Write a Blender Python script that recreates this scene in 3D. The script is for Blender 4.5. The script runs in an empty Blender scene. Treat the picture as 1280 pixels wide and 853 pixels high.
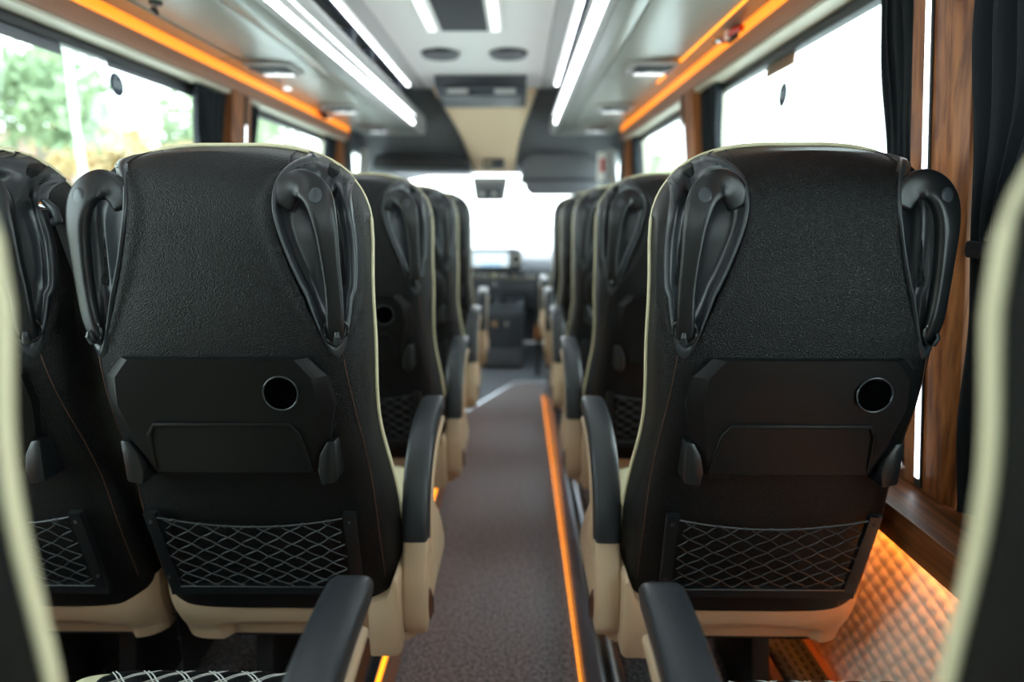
import bpy, bmesh, math, random
from mathutils import Vector, Matrix
import numpy as np
random.seed(7)
R = math.radians
C = bpy.context.scene.collection
CAMZ = 1.25          # eye height over the aisle carpet
CX = -0.235          # centre line of the coach

# ------------------------------------------------------------------ camera
cd = bpy.data.cameras.new('camera'); cam = bpy.data.objects.new('camera', cd); C.objects.link(cam)
cam.location = (0, 0, CAMZ)
cd.sensor_width = 36.0; cd.lens = 20.98
cd.clip_start = 0.02; cd.clip_end = 300
cam.rotation_euler = (R(90-12.11), 0, R(0.6))
cd.dof.use_dof = True; cd.dof.focus_distance = 0.93; cd.dof.aperture_fstop = 1.5
bpy.context.scene.camera = cam

# ------------------------------------------------------------------ sky, exposure
sc = bpy.context.scene
sc.view_settings.view_transform = 'Standard'; sc.view_settings.look = 'None'
sc.view_settings.exposure = 0.82; sc.view_settings.gamma = 1.0
sc.view_settings.use_curve_mapping = False
w = bpy.data.worlds.new('overcast_sky'); sc.world = w; w.use_nodes = True
nt = w.node_tree; nt.nodes.clear()
wo = nt.nodes.new('ShaderNodeOutputWorld'); bg = nt.nodes.new('ShaderNodeBackground')
tc = nt.nodes.new('ShaderNodeTexCoord'); sx = nt.nodes.new('ShaderNodeSeparateXYZ')
cr = nt.nodes.new('ShaderNodeValToRGB')
nt.links.new(tc.outputs['Generated'], sx.inputs[0]); nt.links.new(sx.outputs['Z'], cr.inputs[0])
cr.color_ramp.elements[0].color = (.93, .97, 1, 1); cr.color_ramp.elements[1].color = (.80, .90, 1, 1)
nt.links.new(cr.outputs[0], bg.inputs[0]); bg.inputs[1].default_value = 4.6
nt.links.new(bg.outputs[0], wo.inputs[0])

# ------------------------------------------------------------------ materials
MATS = {}
def mat(name, col, rough=.5, metal=0., spec=.5, bump=None, emit=None, estr=0., var=None, sheen=0., coat=0.):
    """bump=(kind, scale, strength, distance); var=(scale, amount, colour2)"""
    m = bpy.data.materials.new(name); m.use_nodes = True; n = m.node_tree; b = n.nodes['Principled BSDF']
    b.inputs['Base Color'].default_value = (*col, 1); b.inputs['Roughness'].default_value = rough
    b.inputs['Metallic'].default_value = metal; b.inputs['Specular IOR Level'].default_value = spec
    if sheen: b.inputs['Sheen Weight'].default_value = sheen
    if coat: b.inputs['Coat Weight'].default_value = coat; b.inputs['Coat Roughness'].default_value = .15
    t = n.nodes.new('ShaderNodeTexCoord')
    if emit: b.inputs['Emission Color'].default_value = (*emit, 1); b.inputs['Emission Strength'].default_value = estr
    if bump:
        kind, s, st, dist = bump
        if kind == 'leather':
            v = n.nodes.new('ShaderNodeTexVoronoi'); v.inputs['Scale'].default_value = s
            ns = n.nodes.new('ShaderNodeTexNoise'); ns.inputs['Scale'].default_value = s*.6; ns.inputs['Detail'].default_value = 2
            mx = n.nodes.new('ShaderNodeVectorMath'); mx.operation = 'MULTIPLY_ADD'
            n.links.new(t.outputs['Object'], ns.inputs['Vector'])
            n.links.new(ns.outputs['Color'], mx.inputs[0]); mx.inputs[1].default_value = (.004,)*3
            n.links.new(t.outputs['Object'], mx.inputs[2]); n.links.new(mx.outputs[0], v.inputs['Vector'])
            h = v.outputs['Distance']
        else:
            v = n.nodes.new('ShaderNodeTexNoise'); v.inputs['Scale'].default_value = s; v.inputs['Detail'].default_value = 3
            n.links.new(t.outputs['Object'], v.inputs['Vector']); h = v.outputs['Fac']
        bp = n.nodes.new('ShaderNodeBump'); bp.inputs['Strength'].default_value = st; bp.inputs['Distance'].default_value = dist
        n.links.new(h, bp.inputs['Height']); n.links.new(bp.outputs[0], b.inputs['Normal'])
    if var:
        s, amt, c2 = var
        v = n.nodes.new('ShaderNodeTexNoise'); v.inputs['Scale'].default_value = s; v.inputs['Detail'].default_value = 5
        n.links.new(t.outputs['Object'], v.inputs['Vector'])
        r = n.nodes.new('ShaderNodeValToRGB'); r.color_ramp.elements[0].position = .5-amt; r.color_ramp.elements[1].position = .5+amt
        r.color_ramp.elements[0].color = (*col, 1); r.color_ramp.elements[1].color = (*c2, 1)
        n.links.new(v.outputs['Fac'], r.inputs[0]); n.links.new(r.outputs[0], b.inputs['Base Color'])
    MATS[name] = m; return m
def wood(name, c1, c2, rot=(0, 0, 0), sc_=(60, 60, 3)):
    m = bpy.data.materials.new(name); m.use_nodes = True; n = m.node_tree; b = n.nodes['Principled BSDF']
    t = n.nodes.new('ShaderNodeTexCoord'); mp = n.nodes.new('ShaderNodeMapping')
    mp.inputs['Scale'].default_value = sc_; mp.inputs['Rotation'].default_value = rot
    ns = n.nodes.new('ShaderNodeTexNoise'); ns.inputs['Scale'].default_value = 1; ns.inputs['Detail'].default_value = 7; ns.inputs['Distortion'].default_value = .35
    n.links.new(t.outputs['Object'], mp.inputs[0]); n.links.new(mp.outputs[0], ns.inputs['Vector'])
    r = n.nodes.new('ShaderNodeValToRGB'); r.color_ramp.elements[0].position = .36; r.color_ramp.elements[1].position = .62
    r.color_ramp.elements[0].color = (*c1, 1); r.color_ramp.elements[1].color = (*c2, 1)
    n.links.new(ns.outputs['Fac'], r.inputs[0]); n.links.new(r.outputs[0], b.inputs['Base Color'])
    b.inputs['Roughness'].default_value = .42
    bp = n.nodes.new('ShaderNodeBump'); bp.inputs['Strength'].default_value = .25; bp.inputs['Distance'].default_value = .001
    n.links.new(ns.outputs['Fac'], bp.inputs['Height']); n.links.new(bp.outputs[0], b.inputs['Normal'])
    MATS[name] = m; return m
def glass(name, tint, refl=.08):
    m = bpy.data.materials.new(name); m.use_nodes = True; n = m.node_tree; n.nodes.clear()
    o = n.nodes.new('ShaderNodeOutputMaterial'); mx = n.nodes.new('ShaderNodeMixShader'); tr = n.nodes.new('ShaderNodeBsdfTransparent')
    gl = n.nodes.new('ShaderNodeBsdfGlossy'); gl.inputs['Roughness'].default_value = .02
    tr.inputs[0].default_value = (*tint, 1); mx.inputs[0].default_value = refl
    n.links.new(tr.outputs[0], mx.inputs[1]); n.links.new(gl.outputs[0], mx.inputs[2]); n.links.new(mx.outputs[0], o.inputs[0])
    MATS[name] = m; return m
LEATHER = mat('black_leather', (.0035, .0045, .005), .38, spec=.23, bump=('leather', 470, .8, .0012))
PLASTIC = mat('black_plastic', (.006, .0075, .009), .34, spec=.5, bump=('noise', 900, .12, .0004))
PLASTIC_SM = mat('smooth_black_plastic', (.024, .029, .034), .30)
TRAYM = mat('tray_plastic', (.0045, .005, .0055), .42, spec=.25, bump=('noise', 1200, .25, .0004))
NETM = mat('net_cord', (.014, .016, .018), .5)
CREAM = mat('cream_plastic', (.47, .335, .215), .45, bump=('noise', 900, .15, .0004))
CREAML = mat('cream_leather', (.66, .61, .40), .45, bump=('leather', 260, .35, .0008))
STITCH = mat('white_thread', (.5, .5, .47), .6)
STITCHR = mat('brown_thread', (.12, .05, .03), .6)
ARMM = mat('armrest_rubber', (.018, .022, .026), .38, bump=('noise', 1500, .2, .0004))
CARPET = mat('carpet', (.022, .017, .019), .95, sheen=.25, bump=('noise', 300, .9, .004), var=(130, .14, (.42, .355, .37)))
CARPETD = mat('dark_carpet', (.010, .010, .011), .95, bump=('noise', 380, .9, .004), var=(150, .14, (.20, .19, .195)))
VINYL = mat('cab_vinyl', (.17, .18, .20), .32, var=(30, .2, (.24, .25, .28)))
METAL = mat('aluminium', (.62, .64, .66), .25, metal=1)
DMETAL = mat('black_trim', (.02, .024, .03), .3)
STEPM = mat('dark_step_metal', (.30, .33, .37), .2, metal=1)
HEATM = mat('copper_panel', (.50, .22, .12), .35, metal=.6)
WHITEC = mat('white_headliner', (.90, .89, .86), .7, bump=('noise', 500, .15, .0005))
BEIGE = mat('beige_headliner', (.97, .74, .50), .75)
GREYH = mat('grey_headliner', (.12, .122, .13), .8, bump=('noise', 600, .3, .0006), var=(260, .2, (.16, .165, .175)))
GREYL = mat('light_grey_plastic', (.45, .44, .42), .5)
RACKM = mat('rack_vinyl', (.30, .305, .27), .30, bump=('noise', 500, .12, .0005))
RACKL = mat('rack_lip_silver', (.46, .45, .44), .38)
RACKI = mat('rack_interior', (.035, .045, .06), .6)
CHROME = mat('chrome', (.75, .77, .78), .15, metal=1)
SUNM = mat('sun_strip_grey', (.16, .165, .19), .5)
BLACK = mat('matt_black', (.008, .008, .009), .6)
BROWNB = mat('brown_vinyl_band', (.36, .17, .10), .5, bump=('noise', 500, .15, .0005))
PALEB = mat('pale_track', (.66, .62, .50), .45)
RUBBER = mat('window_rubber', (.010, .012, .013), .45)
CURT = mat('curtain_cloth', (.004, .008, .013), .85)
QUILT = mat('quilted_leather', (.86, .74, .62), .5, bump=('noise', 300, .1, .0005))
RED = mat('red_plastic', (.55, .015, .01), .35)
DASH = mat('dash_plastic', (.11, .12, .135), .45, bump=('noise', 400, .2, .0005))
DASHD = mat('dark_dash_plastic', (.04, .046, .056), .35)
SCREEN = mat('lit_screen', (.1, .1, .1), .2, emit=(.72, .92, 1), estr=.75)
LEDW = mat('white_led', (1, 1, 1), .4, emit=(.88, .94, 1), estr=5)
LEDW2 = mat('soft_white_led', (1, 1, 1), .4, emit=(.88, .94, 1), estr=3.2)
LAMP = mat('reading_lamp_lens', (.9, .9, .9), .2, emit=(.9, .97, 1), estr=.9)
AMBER = mat('amber_led', (1, .4, .05), .4, emit=(1, .27, .01), estr=2.2)
AMBERT = mat('thin_amber_led', (1, .4, .05), .4, emit=(1, .27, .008), estr=1.7)
AMBERH = mat('hidden_amber_led', (1, .4, .05), .4, emit=(1, .30, .03), estr=16)
AMBERB = mat('amber_board_glow', (1, .42, .05), .4, emit=(1, .235, .006), estr=.72)  # board is no lamp; light falling on it is put in as emission
WOODV = wood('walnut', (.14, .040, .011), (.38, .135, .038), sc_=(75, 75, 2.2))
WOODH = wood('walnut_ledge', (.08, .024, .007), (.22, .070, .018), sc_=(75, 2.2, 75))
GLASS = glass('side_glass', (.86, .93, .91), .05)
GLASSF = glass('windscreen_glass', (.9, .95, .96), .04)
BARK = mat('bark', (.22, .18, .14), .9, var=(6, .15, (.34, .30, .26)))
BIRCH = mat('birch_bark', (.75, .72, .66), .8, var=(9, .08, (.85, .83, .78)))
LEAFA = mat('green_leaves', (.24, .34, .20), .7, var=(1.5, .25, (.38, .47, .28)))
LEAFB = mat('haze_pale_leaves', (.32, .40, .26), .7, var=(1.5, .25, (.42, .47, .32)))  # leaf colours lightened to stand in for haze and window glare
LEAFO = mat('autumn_leaves', (.62, .42, .24), .7, var=(1.5, .25, (.66, .55, .30)))
GRASS = mat('grass', (.30, .36, .20), .9, var=(.6, .2, (.42, .33, .24)))
ASPH = mat('pale_paving', (.60, .60, .58), .9)
BRICK = mat('red_facade', (.36, .17, .11), .9)
ROOFM = mat('roof_tile', (.25, .12, .09), .8)
HWHITE = mat('white_facade', (.8, .8, .78), .8)
PALEG = mat('pale_window', (.35, .45, .48), .1)

# ------------------------------------------------------------------ helpers
def link(name, me, m=None, parent=None, smooth=True):
    o = bpy.data.objects.new(name, me); C.objects.link(o)
    if m is not None and not me.materials: me.materials.append(m)
    if parent: o.parent = parent
    if smooth: me.polygons.foreach_set('use_smooth', [True]*len(me.polygons))
    return o
def mk(name, V, F, m, parent=None, smooth=True, sharp=None):
    me = bpy.data.meshes.new(name); me.from_pydata([tuple(v) for v in V], [], F); me.update()
    bm = bmesh.new(); bm.from_mesh(me); bmesh.ops.recalc_face_normals(bm, faces=bm.faces); bm.to_mesh(me); bm.free()
    o = link(name, me, m, parent, smooth)
    if smooth and sharp: me.set_sharp_from_angle(angle=R(sharp))
    return o
class MB:
    def __init__(s): s.V = []; s.F = []
    def add(s, V, F):
        n = len(s.V); s.V += [tuple(v) for v in V]; s.F += [tuple(i+n for i in f) for f in F]; return s
    def box(s, x0, x1, y0, y1, z0, z1, b=0.0):
        bm = bmesh.new(); bmesh.ops.create_cube(bm, size=1)
        for v in bm.verts:
            v.co = Vector((x0 if v.co.x < 0 else x1, y0 if v.co.y < 0 else y1, z0 if v.co.z < 0 else z1))
        if b: bmesh.ops.bevel(bm, geom=bm.edges[:], offset=b, segments=2, affect='EDGES', profile=.5)
        return s.bm(bm)
    def bm(s, bm):
        bm.verts.ensure_lookup_table(); bm.verts.index_update()
        s.add([v.co[:] for v in bm.verts], [[v.index for v in f.verts] for f in bm.faces]); bm.free(); return s
    def prism(s, pts, a0, a1, axis='y', b=0.0, seg=2):
        """pts = closed 2-D outline in the two remaining axes (in x,y,z order)"""
        bm = bmesh.new()
        def P(p, a):
            return {'x': (a, p[0], p[1]), 'y': (p[0], a, p[1]), 'z': (p[0], p[1], a)}[axis]
        A = [bm.verts.new(P(p, a0)) for p in pts]; B = [bm.verts.new(P(p, a1)) for p in pts]
        bm.faces.new(A); bm.faces.new(B[::-1]); n = len(pts)
        for i in range(n): bm.faces.new((A[i], A[(i+1) % n], B[(i+1) % n], B[i]))
        bmesh.ops.recalc_face_normals(bm, faces=bm.faces)
        if b: bmesh.ops.bevel(bm, geom=bm.edges[:], offset=b, segments=seg, affect='EDGES', profile=.5, clamp_overlap=True)
        return s.bm(bm)
    def cyl(s, c, r, h, axis='z', n=24, r2=None):
        r2 = r if r2 is None else r2; V = []
        for k, (rr, t) in enumerate(((r, 0), (r2, h))):
            for i in range(n):
                a = 2*math.pi*i/n; u, v = rr*math.cos(a), rr*math.sin(a)
                V.append({'x': (c[0]+t, c[1]+u, c[2]+v), 'y': (c[0]+u, c[1]+t, c[2]+v), 'z': (c[0]+u, c[1]+v, c[2]+t)}[axis])
        F = [list(range(n)), list(range(n, 2*n))]+[[i, (i+1) % n, n+(i+1) % n, n+i] for i in range(n)]
        return s.add(V, F)
    def ell(s, c, r, n=16, m=10):
        V = []; F = []
        for j in range(m+1):
            p = math.pi*j/m
            for i in range(n):
                a = 2*math.pi*i/n
                V.append((c[0]+r[0]*math.sin(p)*math.cos(a), c[1]+r[1]*math.sin(p)*math.sin(a), c[2]+r[2]*math.cos(p)))
        for j in range(m):
            for i in range(n): F.append([j*n+i, j*n+(i+1) % n, (j+1)*n+(i+1) % n, (j+1)*n+i])
        return s.add(V, F)
    def tube(s, pts, r, n=6):
        return s.sweep(pts, [r]*len(pts), [r]*len(pts), None, n)
    def sweep(s, pts, ws, ts, normals=None, n=14, p=2.0, cap=True):
        """ws: half width (across), ts: half thickness (along normal); p superellipse power"""
        pts = [Vector(q) for q in pts]; V = []; F = []; N = len(pts)
        for k in range(N):
            d = (pts[min(k+1, N-1)]-pts[max(k-1, 0)]).normalized()
            if normals is None:
                up = Vector((0, 0, 1)) if abs(d.z) < .9 else Vector((0, 1, 0))
            else: up = Vector(normals[k])
            a = d.cross(up).normalized(); b = a.cross(d).normalized()
            for i in range(n):
                th = 2*math.pi*i/n; c_, s_ = math.cos(th), math.sin(th)
                c2 = math.copysign(abs(c_)**(2/p), c_); s2 = math.copysign(abs(s_)**(2/p), s_)
                V.append(pts[k]+a*(ws[k]*c2)+b*(ts[k]*s2))
        for k in range(N-1):
            for i in range(n): F.append([k*n+i, k*n+(i+1) % n, (k+1)*n+(i+1) % n, (k+1)*n+i])
        if cap: F += [list(range(n)), list(range((N-1)*n, N*n))]
        return s.add(V, F)
    def grid(s, fn, nu, nv, flip=False):
        V = [fn(i/nu, j/nv) for j in range(nv+1) for i in range(nu+1)]
        F = [[j*(nu+1)+i, j*(nu+1)+i+1, (j+1)*(nu+1)+i+1, (j+1)*(nu+1)+i] for j in range(nv) for i in range(nu)]
        return s.add(V, F)
    def go(s, name, m, parent=None, smooth=True, sharp=38): return mk(name, s.V, s.F, m, parent, smooth, sharp)
def crv(pts, n=8):
    """Catmull-Rom through points (tuples of any length)"""
    P = [np.array(p, float) for p in pts]; P = [2*P[0]-P[1]]+P+[2*P[-1]-P[-2]]; out = []
    for k in range(1, len(P)-2):
        for i in range(n):
            t = i/n
            out.append(.5*((2*P[k])+(-P[k-1]+P[k+1])*t+(2*P[k-1]-5*P[k]+4*P[k+1]-P[k+2])*t*t+(-P[k-1]+3*P[k]-3*P[k+1]+P[k+2])*t**3))
    out.append(P[-2]); return out
def tag(o, label, cat, group=None, kind=None):
    o['label'] = label
    if cat: o['category'] = cat
    if group: o['group'] = group
    if kind: o['kind'] = kind
    return o
def empty(name, loc, label, cat, group=None):
    o = bpy.data.objects.new(name, None); C.objects.link(o); o.location = loc; o.empty_display_size = .05
    return tag(o, label, cat, group)
def struct(o, label=None):
    o['kind'] = 'structure'
    if label: o['label'] = label
    return o
def copy_tree(o, parent=None):
    c = o.copy(); C.objects.link(c)
    if parent: c.parent = parent
    for ch in list(o.children): copy_tree(ch, c)
    return c
def sst(a, b, x):
    t = max(0., min(1., (x-a)/(b-a))); return t*t*(3-2*t)

# ================================================================== SETTING
YB, YF = -1.3, 5.75
XL, XR = -1.22, .74           # inner wall faces (upper panels)
# aisle floor, side platforms
MB().prism([(-.40, YB), (-.335, YB), (.175, YB), (.24, YB), (.24, 4.35), (-.03, 4.35), (-.40, 3.55)], -.04, 0, 'z').go('floor', CARPET, smooth=False)['kind'] = 'structure'
bpy.data.objects['floor']['label'] = 'dark speckled grey carpet of the aisle floor'
struct(MB().prism([(-1.30, 3.40), (-.40, 3.40), (-.40, 3.555), (-.03, 4.355), (.24, 4.355), (.24, 4.35), (.82, 4.35), (.82, 5.9), (-1.30, 5.9)], -.04, -.005, 'z').go('trim_1', VINYL, smooth=False), 'blue grey vinyl floor of the driver cab')
mb = MB()
mb.sweep([(-.40, 3.555, .001), (-.03, 4.355, .001), (.24, 4.356, .001)], [.02]*3, [.006]*3, [(0, 0, 1)]*3, 8)
struct(mb.go('trim_2', METAL), 'pale metal edge strip where carpet meets cab floor')
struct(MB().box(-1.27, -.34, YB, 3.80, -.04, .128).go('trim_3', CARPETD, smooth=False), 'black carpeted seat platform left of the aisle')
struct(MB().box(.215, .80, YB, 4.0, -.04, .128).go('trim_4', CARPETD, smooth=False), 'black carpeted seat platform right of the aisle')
struct(MB().box(-.340, -.334, YB, 3.8, 0, .120).go('trim_5', BROWNB, smooth=False), 'brown side face of the left platform')
struct(MB().prism([(-.40, .129), (-.345, .129), (-.345, .139), (-.40, .139)], YB, 3.8, 'y', .002).go('trim_6', STEPM), 'black edge profile on the left platform')
struct(MB().prism([(-.425, .129), (-.401, .129), (-.401, .145), (-.425, .145)], YB, 3.8, 'y', .002).go('trim_7', METAL), 'silver seat rail on the left platform')
struct(MB().prism([(.181, .002), (.213, .128), (.236, .128), (.236, .138), (.206, .138), (.176, .012)], YB, 4.0, 'y', .0015).go('trim_8', STEPM), 'glossy black sloped step profile on the right platform')
struct(MB().prism([(.238, .129), (.262, .129), (.262, .146), (.238, .146)], YB, 4.0, 'y', .002).go('trim_9', METAL), 'silver seat rail on the right platform')
tag(MB().box(-.3455, -.3345, YB, 3.8, .1285, .1345, .001).go('led_strip', AMBERT), 'thin amber light line along the left edge of the aisle', 'light strip')
tag(MB().box(.1700, .1732, YB, 4.0, .001, .004, .0008).go('led_strip', AMBERT), 'thin amber light line along the right edge of the aisle carpet', 'light strip')

# body shell
LEAN = .12
def lean(o, s):
    for v in o.data.vertices:
        z = v.co.z + (o.location.z if o.parent is None else 0)
        if z < 1.745: v.co.x += s*LEAN*(1.745-max(z, .60))/1.02
    return o
def wall(s):
    side = 'left' if s < 0 else 'right'
    f = lambda d: CX+s*d            # d = distance from centre line
    def bx(d0, d1, y0, y1, z0, z1, b=0): 
        x0, x1 = sorted((f(d0), f(d1))); return MB().box(x0, x1, y0, y1, z0, z1, b)
    mb = MB()
    for (y0, y1, z0, z1) in ((YB, 4.42, 1.745, 2.3), (2.60, 2.76, .66, 1.75), (1.04, 1.19, .66, 1.75), (4.12, 4.42, .66, 1.75), (YB, -.9, .66, 1.75)):
        x0, x1 = sorted((f(1.03), f(1.08))); mb.box(x0, x1, y0, y1, z0, z1)
    x0, x1 = sorted((f(1.15), f(1.20)))
    mb.F = mb.F; n0 = len(mb.V)
    mb.V = [(x+(s*LEAN*(1.745-z)/1.02 if z < 1.745 else 0), y, z) for x, y, z in mb.V]
    mb.box(x0, x1, YB, 4.42, 0, .70)
    struct(mb.go('wall_'+side, PALEB, smooth=False), side+' side wall of the coach')
    w_ = bpy.data.objects['wall_'+side]
    # header bands
    struct(bx(.940, 1.03, YB, 4.34, 1.745, 1.798, .003).go('trim_%d' % (20 if s < 0 else 40), BROWNB), 'brown band above the %s windows' % side)
    struct(bx(.950, 1.03, YB, 4.34, 1.732, 1.745, .002).go('trim_%d' % (21 if s < 0 else 41), PALEB), 'pale curtain track above the %s windows' % side)
    # ledge and quilted lower panel
    struct(MB().prism([(f(.935), .648), (f(.935), .713), (f(1.16), .69), (f(1.16), .668), (f(.945), .668), (f(.945), .648)], YB, 4.34, 'y', .003).go('trim_%d' % (22 if s < 0 else 42), WOODH), 'wooden ledge below the %s windows' % side)
    # amber board above the brown band; light of hidden LED tape painted as emission
    tag(bx(.942, .955, YB, 4.36, 1.799, 1.836, .001).go('amber_lit_board', AMBERB), 'wide amber board above the %s windows with hidden LED tape light put in as glow' % side, 'light strip')
    tag((bx(.948, .968, YB, 4.3, .658, .6665) if s > 0 else bx(.9755, .9795, YB, 4.3, .661, .6675)).go('led_strip', AMBERH), 'amber light line tucked under the %s wooden ledge' % side, 'light strip')
wall(-1); wall(1)
def quilt(s, y0, y1, n, side, num):
    zt, zb = .667, .128
    p = .030
    def fn(u, v):
        y = y0+(y1-y0)*u; z = zb+(zt-zb)*v
        a = (y*1.0+z*.62)/p; b = (y*.30-z*1.0)/p*.85
        h = (abs(math.sin(math.pi*a))*abs(math.sin(math.pi*b)))**.45
        return (CX+s*(.985-.004*h), y, z)
    mb = MB().grid(fn, n, 120)
    o = mb.go('trim_%d' % num, QUILT, sharp=None); struct(o, 'cream diamond quilted panel low on the %s wall' % side)
quilt(1, .35, 2.2, 420, 'right', 43)
for s, num, y0, y1 in ((1, 44, 2.2, 4.34), (1, 45, YB, .35), (-1, 24, YB, 4.34)):
    x0, x1 = sorted((CX+s*.98, CX+s*1.03)); struct(MB().box(x0, x1, y0, y1, .128, .645).go('trim_%d' % num, QUILT, smooth=False), 'cream lower wall panel')
# windows: frame, pane
wn = [0]
WINLAB = {(-1, 0): 'left side window behind the camera', (-1, 1): 'large left side window with trees outside', (-1, 2): 'small far left side window',
          (1, 0): 'right side window behind the front curtain', (1, 1): 'large right side window', (1, 2): 'small far right side window'}
def window(s, k, y0, y1, z0=.735, z1=1.732):
    wn[0] += 1; d0, d1 = 1.005, 1.03; f = lambda d: CX+s*d
    fr = MB()
    def bx(d0, d1, a, b, c, d):
        x0, x1 = sorted((f(d0), f(d1))); fr.box(x0, x1, a, b, c, d, .004)
    bx(d0, 1.04, y0, y1, z1-.028, z1); bx(d0, 1.04, y0, y1, z0, z0+.03); bx(d0, 1.04, y0, y0+.03, z0, z1); bx(d0, 1.04, y1-.03, y1, z0, z1)
    o = fr.go('window_%d' % wn[0], RUBBER); struct(o, WINLAB[(s, k)]); lean(o, s)
    x0, x1 = sorted((f(1.02), f(1.026))); MB().box(x0, x1, y0+.005, y1-.005, z0+.005, z1-.005).go('pane', GLASS, o, False); lean(o.children[0], s)
    return o
for s in (-1, 1):
    for k, (a, b) in enumerate(((-.9, 1.02), (1.17, 2.60), (2.76, 4.12))): window(s, k, a, b)
# window pillars with light strip
def pillar(s, y0, y1, num, lab, d=.930, z0=.694, lw=.006, lt=1.738):
    f = lambda q: CX+s*q
    w_ = y1-y0
    o = MB().prism([(f(d), y0+.022), (f(d+.012), y0), (f(1.03), y0), (f(1.03), y1), (f(d), y1)], z0, 1.745, 'z', .0015).go('trim_%d' % num, WOODV)
    struct(o, lab)
    x0, x1 = sorted((f(d-.004), f(d+.004))); yc = y0+w_*.64
    MB().box(x0, x1, yc-.011, yc+.011, z0+.010, 1.74, .002).go('led_channel', BLACK, o)
    x0, x1 = sorted((f(d-.006), f(d))); MB().box(x0, x1, yc-lw, yc+lw, z0+.030, lt, .001).go('led_strip', LEDW2, o)
    lean(o, s)
    for c in o.children: lean(c, s)
    return o
pillar(1, 1.05, 1.185, 46, 'wooden window pillar beside the right front curtain with a white light strip')
pillar(1, 2.605, 2.755, 47, 'narrow wooden pillar between the two right windows', lw=.0035, lt=1.62)
pillar(-1, 1.03, 1.165, 26, 'wooden window pillar on the near left wall')
pillar(-1, 2.605, 2.755, 27, 'narrow wooden pillar between the two left windows', lw=.0035, lt=1.62)
for s, num in ((-1, 28), (1, 48)):
    x0, x1 = sorted((CX+s*.955, CX+s*1.03)); struct(MB().box(x0, x1, 4.16, 4.24, .72, 1.745, .003).go('trim_%d' % num, WOODV), 'orange lit wooden post at the front end of the %s windows' % ('left' if s < 0 else 'right'))
    x0, x1 = sorted((CX+s*.95, CX+s*1.03)); struct(MB().box(x0, x1, 4.25, 4.42, .0, 2.02, .004).go('trim_%d' % (num+1), RUBBER), 'black post behind the cab on the %s' % ('left' if s < 0 else 'right'))

# ceiling: white centre panel, grey coves
struct(MB().box(CX-1.08, CX+1.08, YB, 4.45, 2.10, 2.16).go('ceiling', GREYL, smooth=False), 'pale roof lining of the coach')
struct(MB().prism([(CX-.385, 2.078), (CX+.385, 2.078), (CX+.37, 2.0995), (CX-.37, 2.0995)], YB, 4.3, 'y', .003).go('trim_60', WHITEC), 'white centre panel of the ceiling')
for s in (-1, 1):
    pts = [(CX+s*.387, 2.082), (CX+s*.455, 2.062), (CX+s*.475, 2.07), (CX+s*.475, 2.0995), (CX+s*.387, 2.0995)]
    struct(MB().prism(pts, YB, 4.25, 'y').go('trim_%d' % (61 if s < 0 else 62), GREYL), 'grey cove beside the white ceiling panel')
# rear wall and window (behind the photographer)
mb = MB(); mb.box(CX-1.08, CX+1.08, YB-.05, YB, 0, 1.45); mb.box(CX-1.08, CX+1.08, YB-.05, YB, 1.75, 2.2)
for a, b in ((-1.08, -.85), (-.06, .06), (.85, 1.08)): mb.box(CX+a, CX+b, YB-.05, YB, 1.45, 1.75)
struct(mb.go('wall_back', BLACK, smooth=False), 'rear wall of the coach')
struct(MB().box(CX-.85, CX+.85, YB-.03, YB-.024, 1.45, 1.75).go('window_11', GLASS, smooth=False), 'rear windows of the coach')

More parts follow.
